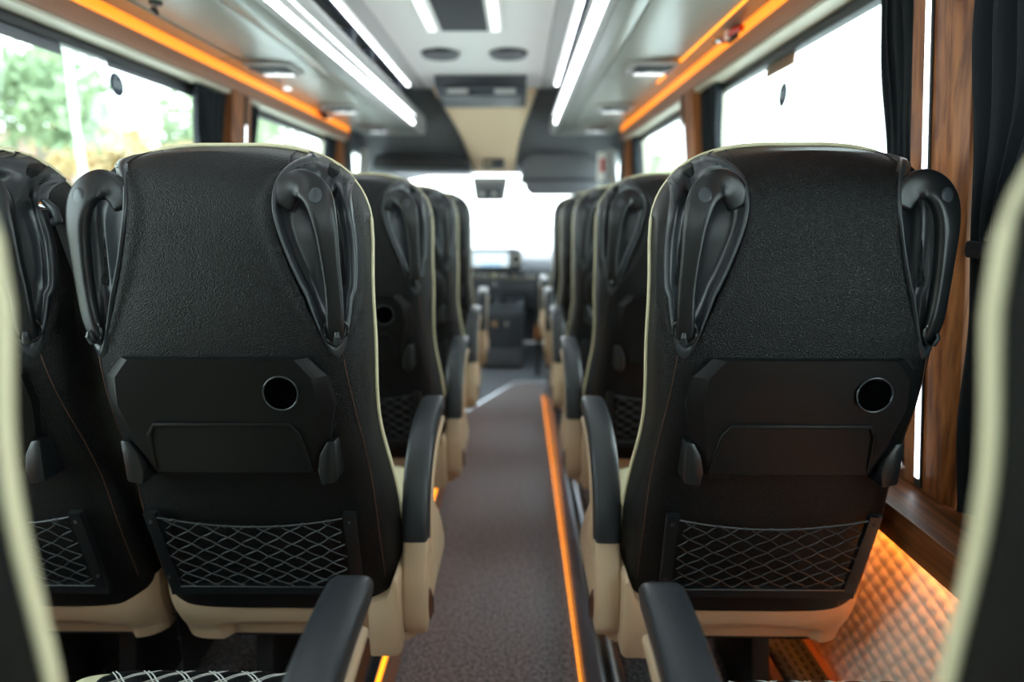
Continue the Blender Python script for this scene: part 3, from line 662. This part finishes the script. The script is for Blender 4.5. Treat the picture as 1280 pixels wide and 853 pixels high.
def make_seat(aisle, label, group, first_loc):
    """aisle: +1 arm on local +x, -1 on local -x, 0 none"""
    root = empty('coach_seat', first_loc, label, 'seat', group)
    nu, nv = 96, 150; V = []
    for j in range(nv+1):
        v = j/nv
        for i in range(nu+1):
            t = -math.pi/2+math.pi*i/nu
            p = shell(t, v); h = outline(v)[1]
            if -.09 < h < .22:
                for s in (-1, 1):
                    q = teardrop(p.x, h, s)
                    if q < 1.0:
                        e = min(1, (1-q)/.12)*sst(-.078, -.06, h)*(1-sst(.19, .215, h)); _, n = surf(p.x, h); p = p-n*.062*e
                    elif q < 1.6:     # soft leather swelling around the rim
                        _, n = surf(p.x, h) if abs(p.x) < .222 else (0, Vector((0, 0, 0))); p = p+n*.004*math.sin(math.pi*(q-1)/.6)
            V.append(p)
    F = [[j*(nu+1)+i, j*(nu+1)+i+1, (j+1)*(nu+1)+i+1, (j+1)*(nu+1)+i] for j in range(nv) for i in range(nu)]
    mk('backrest', V, F, LEATHER, root, True, None)
    for s in (-1, 1): side_recess(s, root)
    # front face: black centre, cream side bolsters
    def ff(u0, u1, bul, edge):
        def fn(u, v):
            v = .002+v*.996; W, h_ = outline(v); uu = u0+(u1-u0)*u
            b = bul*(1-abs(uu)**4)
            if abs(uu) > .6: b += .030*math.sin(math.pi*(abs(uu)-.6)/.4)*(1-sst(.9, 1, v))
            x = W*uu
            if edge: x += math.copysign(.006*math.sin(math.pi*(abs(uu)-.6)/.4)**2, uu)
            return (x, Y0(h_)+DP+FB(h_)+b, CAMZ-h_+TOPR(h_)*(1-.3*b/.05)-PZ)
        return fn
    MB().grid(ff(-.62, .62, .02, False), 16, 50).go('back_cushion', LEATHER, root, sharp=None)['label'] = 'black padded front of the backrest'
    mb = MB(); mb.grid(ff(-1, -.62, .02, True), 10, 50); mb.grid(ff(.62, 1, .02, True), 10, 50)
    mb.go('side_bolster', CREAML, root, sharp=None)['label'] = 'cream leather side bolsters'
    # piping
    pts = [shell(-math.pi/2, j/70) for j in range(3, 70)]+[shell(math.pi/2, j/70) for j in range(69, 2, -1)]
    pts = [p+Vector((math.copysign(.0015, p.x), .001, .0025 if abs(p.z-(1.344-PZ)) < .03 else 0)) for p in pts]
    MB().sweep(pts, [.0036]*len(pts), [.005]*len(pts), [(0, 1, 0)]*len(pts), 8).go('piping', CREAML, root, sharp=None)['label'] = 'cream piping around the backrest edge'
    # seams
    for s in (-1, 1):
        q = [surf(x*s, h_, .0006)[0] for x, h_ in crv([(.197, .222), (.203, .30), (.210, .40), (.216, .52), (.218, .70)], 8)]
        MB().tube(q, .0007, 5).go('seam', STITCHR, root)
        q = [surf(x*s, h_, .0004)[0] for x, h_ in crv([(.118, -.088), (.124, -.078), (.134, -.066)], 4)]
        MB().tube(q, .0013, 5).go('seam', BLACK, root)
    # tray table
    # body of tray: flat hexagonal plate with sloped edges
    yt = lambda h_: Y0(h_)-.016
    topo = [(-.148, .222), (.148, .222), (.176, .252), (.182, .30), (.166, .372), (.150, .430), (-.150, .430), (-.166, .372), (-.182, .30), (-.176, .252)]
    def plate(pts, inset, off):
        c = (0, .32); out = []
        for x, h_ in pts:
            xx = x*(1-inset/.18); hh = c[1]+(h_-c[1])*(1-inset*.04/.10)
            out.append((xx, yt(hh)+off, CAMZ-hh-PZ))
        return out
    def shells(pts, lv, cap=True):
        V = []; F = []; n = len(pts)
        for ins, off in lv: V += plate(pts, ins, off)
        for k in range(len(lv)-1):
            for i in range(n): F.append([k*n+i, k*n+(i+1) % n, (k+1)*n+(i+1) % n, (k+1)*n+i])
        F.append(list(range((len(lv)-1)*n, len(lv)*n))); return V, F
    V, F = shells(topo, [(0, .040), (0, .013), (.002, .0115), (.020, .0008), (.022, 0)])
    tr = mk('tray_table', V, F, TRAYM, root, True, 20)
    # inner pressed trapezoid (ridge)
    ins = [(-.122, .334), (.122, .334), (.132, .345), (.140, .418), (-.140, .418), (-.132, .345)]
    ridge = [(x, yt(h_)-.0006, CAMZ-h_-PZ) for x, h_ in [(-.132, .420), (-.122, .352), (-.110, .334), (.110, .334), (.122, .352), (.132, .420)]]
    MB().sweep(ridge, [.0035]*6, [.0022]*6, [(0, -1, 0)]*6, 8).go('pressed_ridge', TRAYM, tr)
    cc = (.104, .278)
    rg = [(cc[0]+.0275*math.cos(a), yt(cc[1])-.0010, CAMZ-cc[1]-PZ+.0275*math.sin(a)) for a in [2*math.pi*i/36 for i in range(37)]]
    MB().tube(rg, .0015, 6).go('cup_ring', PLASTIC_SM, tr)['label'] = 'raised ring of the round cup holder'
    MB().cyl((cc[0], yt(cc[1])-.0006, CAMZ-cc[1]-PZ), .027, .0004, 'y', 32).go('cup_shade_disc', HOLESHADE, tr)  # flat disc, no depth; the hole's shade is put into its black
    for s in (-1, 1):
        q = [(.163, .368), (.178, .366), (.176, .44), (.150, .446), (.145, .42), (.150, .392)]
        MB().prism([(s*x, CAMZ-h_-PZ) for x, h_ in q], Y0(.40)-.022, Y0(.40)+.03, 'y', .004).go('tray_hinge', PLASTIC, root)
    # net pocket
    y_ = lambda h_: Y0(h_)-.010
    for s in (-1, 1):
        q = [(s*.178, y_(.522), CAMZ-.522-PZ), (s*.176, y_(.60), CAMZ-.60-PZ), (s*.173, y_(.70), CAMZ-.70-PZ)]
        fr = MB().sweep(q, [.0115]*3, [.006]*3, [(0, -1, 0)]*3, 8, 6).go('net_frame', PLASTIC, root)
        for hh in (.54, .67): MB().cyl((s*.1775, y_(hh)-.0085, CAMZ-hh-PZ), .0035, .003, 'y', 10).go('screw', BLACK, fr)
    q = [(x, y_(.704), CAMZ-.706+.002*math.cos(x*9)-PZ) for x in (-.184, -.09, 0, .09, .184)]
    MB().sweep(q, [.010]*5, [.006]*5, [(0, -1, 0)]*5, 8, 6).go('net_frame', PLASTIC, root)
    q = [(x, y_(.696)-.006, CAMZ-.6955-PZ) for x in (-.163, 0, .163)]
    MB().tube(q, .0016, 6).go('net_lower_rod', NETM, root)
    net = MB(); sag = lambda x: .532+.020*(1-(x/.165)**2)
    net.tube([(x, y_(sag(x))-.004, CAMZ-sag(x)-PZ) for x in np.linspace(-.166, .166, 16)], .0017, 5)
    hb = .695
    for k in range(-8, 16):
        for d in (-1, 1):
            seg = []
            for i in range(31):
                h_ = .53+(hb-.53)*i/30; x = -.165+k*.0465+ (h_-.53)*1.60
                x *= d
                x += .0025*math.sin(h_*240+k)
                if abs(x) < .165 and h_ >= sag(x): seg.append((x, y_(h_)-.003-.0012*d-.004*math.sin(math.pi*(h_-.53)/.165), CAMZ-h_-PZ))
            if len(seg) > 2: net.tube(seg, .00125, 4)
    for x in np.linspace(-.14, .14, 7): net.ell((x, y_(sag(x))-.004, CAMZ-sag(x)-PZ), (.006, .003, .003), 8, 5)
    net.go('pocket_net', NETM, root)['label'] = 'diamond mesh net pocket'
    # lower cream shell (rear face with arched pocket)
    def ls(u, v):
        x = -.232+.464*u; h_ = .715+.153*v
        W = .237*(1-.06*v**2); x = W*(2*u-1)
        y = Y0(.73)+.018+.030*v+.035*abs(2*u-1)**12 - .012*math.sin(math.pi*min(1, v*1.2))
        e = sst(-.135, -.115, x)*(1-sst(.150, .175, x)); lim = .818+.012*(x/.14)**2
        y += .020*e*sst(lim-.006, lim+.006, h_)
        return (x, y, CAMZ-h_-PZ)
    mb = MB().grid(ls, 90, 44)
    # flanks and bottom going forward
    mb.grid(lambda u, v: (ls(0, v)[0], ls(0, v)[1]+(.36)*u, ls(0, v)[2]), 3, 44); mb.grid(lambda u, v: (ls(1, v)[0], ls(1, v)[1]+(.36)*u, ls(1, v)[2]), 3, 44)
    mb.grid(lambda u, v: (ls(v, 1)[0], ls(v, 1)[1]+(.36)*u, ls(v, 1)[2]), 3, 90)
    mb.grid(lambda u, v: (ls(v, 0)[0], ls(v, 0)[1]+(.36)*u, ls(v, 0)[2]), 3, 90)
    mb.go('base_shell', CREAM, root, sharp=45)['label'] = 'cream plastic lower shell of the seat'
    # seat cushion
    cu = MB()
    def cus(u, v):
        x = -.205+.41*u; y = .20+.45*v
        e = (1-abs(2*u-1)**6)*(1-max(0, (v-.5)*2)**6)
        z = CAMZ-.716-PZ+.055*max(0, e)**.5
        if abs(x) < .135: 
            a = (x+y)/.05; b = (x-y)/.05
            z += .006*(abs(math.sin(math.pi*a))*abs(math.sin(math.pi*b)))**.5
        return (x, y, z)
    def sub(u0, u1, nu_, cont):
        return MB().grid(lambda u, v: cus(u0+(u1-u0)*u, v), nu_, 60)
    sub(.17, .83, 60, 1).go('seat_cushion', LEATHER, root, sharp=None)
    bo = MB(); bo.grid(lambda u, v: cus(.17*u, v), 8, 30); bo.grid(lambda u, v: cus(.83+.17*u, v), 8, 30)
    bo.grid(lambda u, v: (cus(u, 1)[0], .65+.004*math.sin(math.pi*v), cus(u, 1)[2]-.06*v), 30, 3)
    bo.go('cushion_border', CREAML, root, sharp=None)['label'] = 'cream leather border of the cushion'
    st = MB()
    for k in range(-14, 15):
        for d in (-1, 1):
            for dd in (-.0035, .0035):
                seg = []
                for i in range(61):
                    y = .20+.45*i/60; x = d*(k*.05-y)+dd
                    if abs(x) < .134: p = cus((x+.205)/.41, i/60); seg.append((p[0], p[1], p[2]+.0012))
                if len(seg) > 2: st.tube(seg, .0010, 4)
    st.go('stitching', STITCH, root)['label'] = 'white double diamond stitching on the cushion'
    # under structure
    MB().box(-.20, .20, .20, .56, CAMZ-.88-PZ, CAMZ-.79-PZ, .01).go('seat_pan', BLACK, root)
    for x in (-.09, .09): MB().prism([(.22, .0), (.50, .0), (.42, CAMZ-.87-PZ), (.28, CAMZ-.87-PZ)], x-.02, x+.02, 'x', .004).go('leg', BLACK, root)
    if aisle:
        s = aisle
        # hub pod
        q = [(.240, .80), (.242, .71), (.254, .665), (.278, .672), (.292, .71), (.301, .77), (.299, .80), (.276, .838), (.252, .862), (.240, .862)]
        pod = MB().prism([(s*x, CAMZ-h_-PZ) for x, h_ in q], .192, .42, 'y', .007).go('side_pod', CREAM, root, sharp=30); pod['label'] = 'cream side pod below the armrest'
        fb = bmesh.new()
        lo = [[(.247, .836, .162), (.296, .824, .180), (.302, .79, .215), (.247, .80, .215)], [(.247, .866, .175), (.262, .866, .185), (.262, .866, .24), (.247, .866, .24)]]
        Vf = [(s*x, y, CAMZ-h_-PZ) for ring_ in lo for x, h_, y in ring_]
        MB().add(Vf, [[0, 1, 2, 3], [4, 5, 6, 7]]+[[i, (i+1) % 4, 4+(i+1) % 4, 4+i] for i in range(4)]).go('pod_foot', CREAM, root, False); fb.free()
        q = [(.185, .745), (.222, .735), (.238, .690), (.246, .70), (.248, .855), (.240, .864), (.185, .864)]
        MB().prism([(s*x, CAMZ-h_-PZ) for x, h_ in q], .125, .36, 'y', .005).go('pod_cover', CREAM, root, sharp=30)
        ap = crv([(.180, .838), (.172, .80), (.178, .74), (.196, .69), (.212, .652)], 5)
        MB().sweep([(s*.271, y, CAMZ-h_-PZ) for y, h_ in ap], [.0265-.004*max(0, 1-i/3) for i in range(len(ap))], [.020-.006*max(0, 1-i/3) for i in range(len(ap))], [(0, -1, 0)]*len(ap), 16, 5).go('armrest_base', CREAM, root, sharp=40)
        ap = crv([(.213, .655), (.222, .61), (.245, .556), (.290, .508), (.36, .477), (.44, .464), (.515, .462), (.527, .470)], 6)
        n_ = len(ap); P = [(s*(.270-.002*i/n_), y, CAMZ-h_-PZ) for i, (y, h_) in enumerate(ap)]
        wd = [.0275+.001*math.sin(math.pi*i/n_) for i in range(n_)]; wd[-1] = .018; wd[-2] = .025
        th = [.024-.006*i/n_ for i in range(n_)]; th[-1] = .008; th[-2] = .014
        nn = [Vector((0, -1, 0)).lerp(Vector((0, 0, 1)), min(1, i/n_*1.3)) for i in range(n_)]
        arm = MB().sweep(P, wd, th, nn, 18, 4.2).go('armrest', ARMM, root, sharp=50); arm['label'] = 'black padded curved armrest'
        ap = crv([(.238, .70), (.250, .63), (.276, .575), (.320, .535), (.38, .508), (.44, .496), (.485, .492)], 5); n_ = len(ap)
        MB().sweep([(s*.273, y, CAMZ-h_-PZ) for y, h_ in ap], [.0265]*n_, [.017-.008*i/n_ for i in range(n_)], [Vector((0, -1, 0)).lerp(Vector((0, 0, 1)), min(1, i/n_*1.3)) for i in range(n_)], 14, 4).go('underside', CREAM, arm, sharp=45)
        badge = MB().ell((s*.2955, .184, CAMZ-.785-PZ), (.010, .015, .037), 24, 12).go('oval_badge', mat_kn, root); badge['label'] = 'brown oval cap on the armrest joint'
        mb = MB()
        for i in range(7): mb.ell((s*.3055, .182, CAMZ-.768-.006*i-PZ), (.0008, .006, .0016), 8, 4)
        mb.go('badge_embossing', BLACK, badge)
        MB().cyl((s*.268, .30, CAMZ-.89-PZ), .016, .02, 'z', 14).go('adjuster_knob', mat_kn, root)
    else:
        pass
    return root
P = .74; Y1 = .90
ORD = ['closest to the camera, mostly out of frame', 'second row', 'third row', 'fourth row', 'fifth row', 'front row']
XA, XW, XRR = -.478, -.968, .452
seatL = make_seat(1, 'large sharp black leather coach seat with cream piping, left of the aisle', 'coach seats on the left of the aisle', (XA, Y1, PZ))
seatR = make_seat(-1, 'large sharp black leather coach seat with cream piping, right of the aisle', 'coach seats on the right of the aisle', (XRR, Y1, PZ))
L_L = {0: 'blurred cream-edged coach seat cut off by the left frame edge, closest to the camera', 2: 'left aisle coach seat directly in front of the large sharp left one', 3: 'left aisle coach seat, third from the camera counting the large sharp one as first', 4: 'left aisle coach seat farthest forward, next to the cab'}
L_R = {0: 'blurred cream-edged coach seat cut off by the right frame edge, closest to the camera', 2: 'right coach seat directly in front of the large sharp right one', 3: 'right coach seat, third from the camera counting the large sharp one as first', 4: 'right coach seat, fourth from the camera counting the large sharp one as first', 5: 'right coach seat farthest forward, beside the grab pole'}
DY = {0: 0, 2: 0, 3: 0, 4: 0, 5: 0}
for k in (0, 2, 3, 4):
    c = copy_tree(seatL); c.location = (XA, Y1+P*(k-1)-(.02 if k == 0 else 0), PZ); c['label'] = L_L[k]
for k in (0, 2, 3, 4):
    c = copy_tree(seatR); c.location = (XRR-(.006 if k == 0 else 0), Y1+P*(k-1)-(.03 if k == 0 else 0), PZ); c['label'] = L_R[k]
# front right seat stands over the cab step on a taller foot
c = copy_tree(seatR); c.location = (XRR, Y1+P*4, PZ); c['label'] = L_R[5]
struct(MB().box(.30, .70, 4.0, 4.40, -.005, .128, .006).go('trim_10', DASH), 'grey plinth below the front right seat')
for X_, par, lab in ((XA, seatL, 'coach seat left of the aisle behind the photographer'), (XRR, seatR, 'coach seat right of the aisle behind the photographer')):
    c = copy_tree(par); c.location = (X_, Y1-2*P-.03, PZ); c['label'] = lab
seatW = make_seat(0, 'black and cream coach seat by the left window, beside the large sharp left one', 'coach seats by the left windows', (XW, Y1, PZ))
for k, lab in ((0, 'left window coach seat beside the blurred one at the left frame edge'), (2, 'left window coach seat hidden ahead of the nearest window seat'), (3, 'left window coach seat in the middle of the coach'), (4, 'left window coach seat farthest forward')):
    c = copy_tree(seatW); c.location = (XW, Y1+P*(k-1), PZ); c['label'] = lab
# belt guide clamp between the two left seats
b_ = empty('belt_guide', (-.724, .955, CAMZ-.0), 'black seat belt guide bracket between the two left seats', 'belt guide')
MB().sweep([(-.022, 0, .016), (-.010, -.012, .016), (.004, -.015, .006), (.006, -.012, -.010), (-.008, -.006, -.014)], [.007]*5, [.0045]*5, [(0, -1, 0)]*5, 10).go('guide_loop', PLASTIC_SM, b_)
MB().cyl((-.022, -.004, .010), .008, .016, 'x', 14).go('pin', CHROME, b_)
MB().sweep([(-.001, .0, -.01), (.002, .03, -.14), (.004, .08, -.30)], [.010]*3, [.0012]*3, [(0, -1, .0)]*3, 6, 6).go('belt', BLACK, b_)
# seat link plate between left seats (black perforated)
k_ = empty('seat_link', (-.713, 1.13, .25), 'black perforated metal link between the two left seats', 'bracket')
MB().box(-.0125, -.0095, -.02, .20, .0, .25, .001).go('plate', BLACK, k_)
for z in (.05, .11, .17, .22): MB().cyl((-.011, -.024, z), .003, .005, 'y', 12).go('bolt', PLASTIC_SM, k_)

# heater unit on the right platform under the wall
h_ = empty('floor_heater', (.64, 1.28, PZ), 'copper coloured floor heater with black slotted grille by the right wall', 'heater')
MB().prism([(-.085, 0), (-.06, .085), (.085, .085), (.10, 0)], -.42, .55, 'y', .004).go('casing', HEATM, h_)
g = MB().box(-.035, .065, -.40, .50, .0855, .091, .001).go('grille', mat('grille_black', (.03, .032, .034), .35), h_)
sl = []
slm = mat('slot_dark', (.002, .002, .002), .9)
n = 0
base = None
for j in range(36):
    for i in range(5):
        y = -.385+j*.0245; x = -.028+i*.0195+(.0)
        yy = y+(.012 if i % 2 else 0)
        if n >= 180: break
        if base is None:
            base = MB().box(-.0028, .0028, -.008, .008, 0, .0006).go('slot', slm, g, False); base.location = (x, yy, .091)
        else:
            c = base.copy(); C.objects.link(c); c.parent = g; c.location = (x, yy, .091)
        n += 1
struct(MB().box(.7365, .747, -.2, 3.8, .128, .185, .001).go('trim_80', HEATM, smooth=False), 'copper coloured skirting at the foot of the quilted panel')

# ================================================================== OUTSIDE
struct(MB().box(-60, 60, -30, 90, -1.0, -.75).go('ground', ASPH, smooth=False), 'pale paved ground outside the coach')
def bank(u, v):
    x = -9-24*u; y = -4+44*v
    return (x, y, -.74+2.0*sst(0, .5, u)+.3*math.sin(x*.6)*math.sin(y*.4)*u)
o = MB().grid(bank, 24, 24).go('grass_bank', GRASS, sharp=None); struct(o, 'green and brown grassy bank outside the left windows')
def blob_mesh(name, nleaf, seed, m, size):
    rr = random.Random(seed); V = []; F = []
    cl = [(rr.uniform(-1, 1), rr.uniform(-1, 1), rr.uniform(-.8, 1), rr.uniform(.3, .6)) for _ in range(11)]
    for _ in range(nleaf):
        c = rr.choice(cl); d = Vector((rr.gauss(0, 1), rr.gauss(0, 1), rr.gauss(0, 1))).normalized()*c[3]*rr.uniform(.6, 1)
        p = Vector(c[:3])*.7+d; a = Vector((rr.gauss(0, 1), rr.gauss(0, 1), rr.gauss(0, 1))).normalized(); b = a.cross(Vector((rr.gauss(0, 1), 1, 0))).normalized()
        a *= size; b *= size*.6; n_ = len(V); V += [p-a, p+b, p+a, p-b]; F.append([n_, n_+1, n_+2, n_+3])
    me = bpy.data.meshes.new(name); me.from_pydata([tuple(v) for v in V], [], F); me.materials.append(m); return me
FOL = {k: blob_mesh('foliage', n_, i, m, s_) for i, (k, n_, m, s_) in enumerate((('g', 2600, LEAFA, .085), ('p', 1700, LEAFB, .08), ('o', 2200, LEAFO, .085), ('s', 900, LEAFB, .08)))}
def trunk_mb(hh, r, seed):
    rr = random.Random(seed); mb = MB()
    pts = [(rr.uniform(-.05, .05)*hh*.2*k/5, rr.uniform(-.05, .05)*hh*.2*k/5, hh*k/5) for k in range(6)]
    mb.sweep(pts, [r*(1-.13*k) for k in range(6)], [r*(1-.13*k) for k in range(6)], [(0, 1, 0)]*6, 8)
    for k in range(5):
        z = hh*(.45+.1*k); a = rr.uniform(0, 6.28); L = hh*.22
        mb.sweep([(0, 0, z), (L*.5*math.cos(a), L*.5*math.sin(a), z+L*.35), (L*math.cos(a), L*math.sin(a), z+L*.8)], [r*.4, r*.3, r*.12], [r*.4, r*.3, r*.12], [(0, 1, .1)]*3, 6)
    return mb
def tree(x, y, z, hh, cr_, kind, bark, lab, r=.12, seed=1, zc=.72, zs=1.0):
    t = empty('tree', (x, y, z), lab, 'tree', 'trees outside the coach')
    trunk_mb(hh*.95, r, seed).go('trunk', bark, t)
    o = bpy.data.objects.new('foliage', FOL[kind]); C.objects.link(o); o.parent = t; o.location = (0, 0, hh*zc); o.scale = (cr_, cr_, cr_*zs); o.rotation_euler = (0, 0, seed)
    return t
tree(-9.9, 9.9, -.2, 9.0, 1.1, 's', BIRCH, 'slender white birch left of its twin behind the left window', .07, 3, .70, 1.4)
tree(-8.2, 11.6, -.2, 9.0, 1.1, 's', BIRCH, 'slender white birch right of its twin behind the left window', .065, 4, .74, 1.4)
tree(-11.6, 15.0, .3, 4.3, 1.7, 'g', BARK, 'bushy green tree behind the middle of the large left window', .12, 5)
tree(-14.8, 10.5, .6, 6.2, 2.0, 'g', BARK, 'tall green tree at the rear edge of the large left window', .14, 6)
tree(-14.0, 20.5, .8, 3.2, 1.7, 'o', BARK, 'orange autumn tree seen above the large left seat', .12, 7)
tree(-10.4, 20.0, .1, 2.9, 1.5, 'o', BARK, 'orange autumn bush near the narrow left pillar', .12, 8)
tree(-11.0, 25.0, .2, 5.2, 2.2, 'g', BARK, 'green tree seen through the small far left window', .12, 9)
tree(-8.9, 22.0, -.2, 6.5, 1.5, 's', BIRCH, 'thin birch seen through the small far left window', .09, 10, .7, 1.4)
tree(-18.5, 15.0, .8, 3.0, 1.6, 'p', BARK, 'pale green shrub low behind the rear part of the left window', .1, 11)
tree(8.6, 36.0, -.75, 5.0, 2.2, 'p', BARK, 'pale green tree through the far right window, left one', .14, 12)
tree(14.2, 38.0, -.75, 4.6, 2.2, 'g', BARK, 'green tree through the far right window, right one', .14, 13)
tree(20.5, 42.0, -.75, 4.2, 2.2, 'p', BARK, 'distant pale tree low behind the large right window', .14, 14)
def house(x, y, z, w_, d, hh, m, lab):
    t = empty('house', (x, y, z), lab, 'house')
    MB().box(-w_/2, w_/2, -d/2, d/2, 0, hh).go('walls', m, t, False)
    MB().prism([(-w_/2-.3, hh), (w_/2+.3, hh), (0, hh+w_*.28)], -d/2-.3, d/2+.3, 'y').go('roof', ROOFM, t, False)
    for i in range(3):
        yy = -d/2+d*(i+.5)/3; fr = MB().box(w_/2, w_/2+.06, yy-.45, yy+.45, hh*.45, hh*.8).go('window', HWHITE, t, False)
        MB().box(w_/2+.06, w_/2+.09, yy-.36, yy+.36, hh*.49, hh*.76).go('pane', PALEG, fr, False)
house(-19.5, 24.5, .6, 4, 8, 2.6, BRICK, 'reddish house behind the trees outside the left window')
house(-14.2, 27.5, -.2, 3, 3.4, 3.6, HWHITE, 'white building seen through the front part of the large left window')
p_ = empty('lamp_post', (6.2, 24.0, -.75), 'white lamp post seen through the far right window', 'lamp post')
MB().tube([(0, 0, 0), (0, 0, 5.5)], .10, 10).go('post', HWHITE, p_); MB().sweep([(0, 0, 5.4), (-.5, -.2, 5.55)], [.12, .16], [.06, .05], None, 8).go('lamp_head', HWHITE, p_)
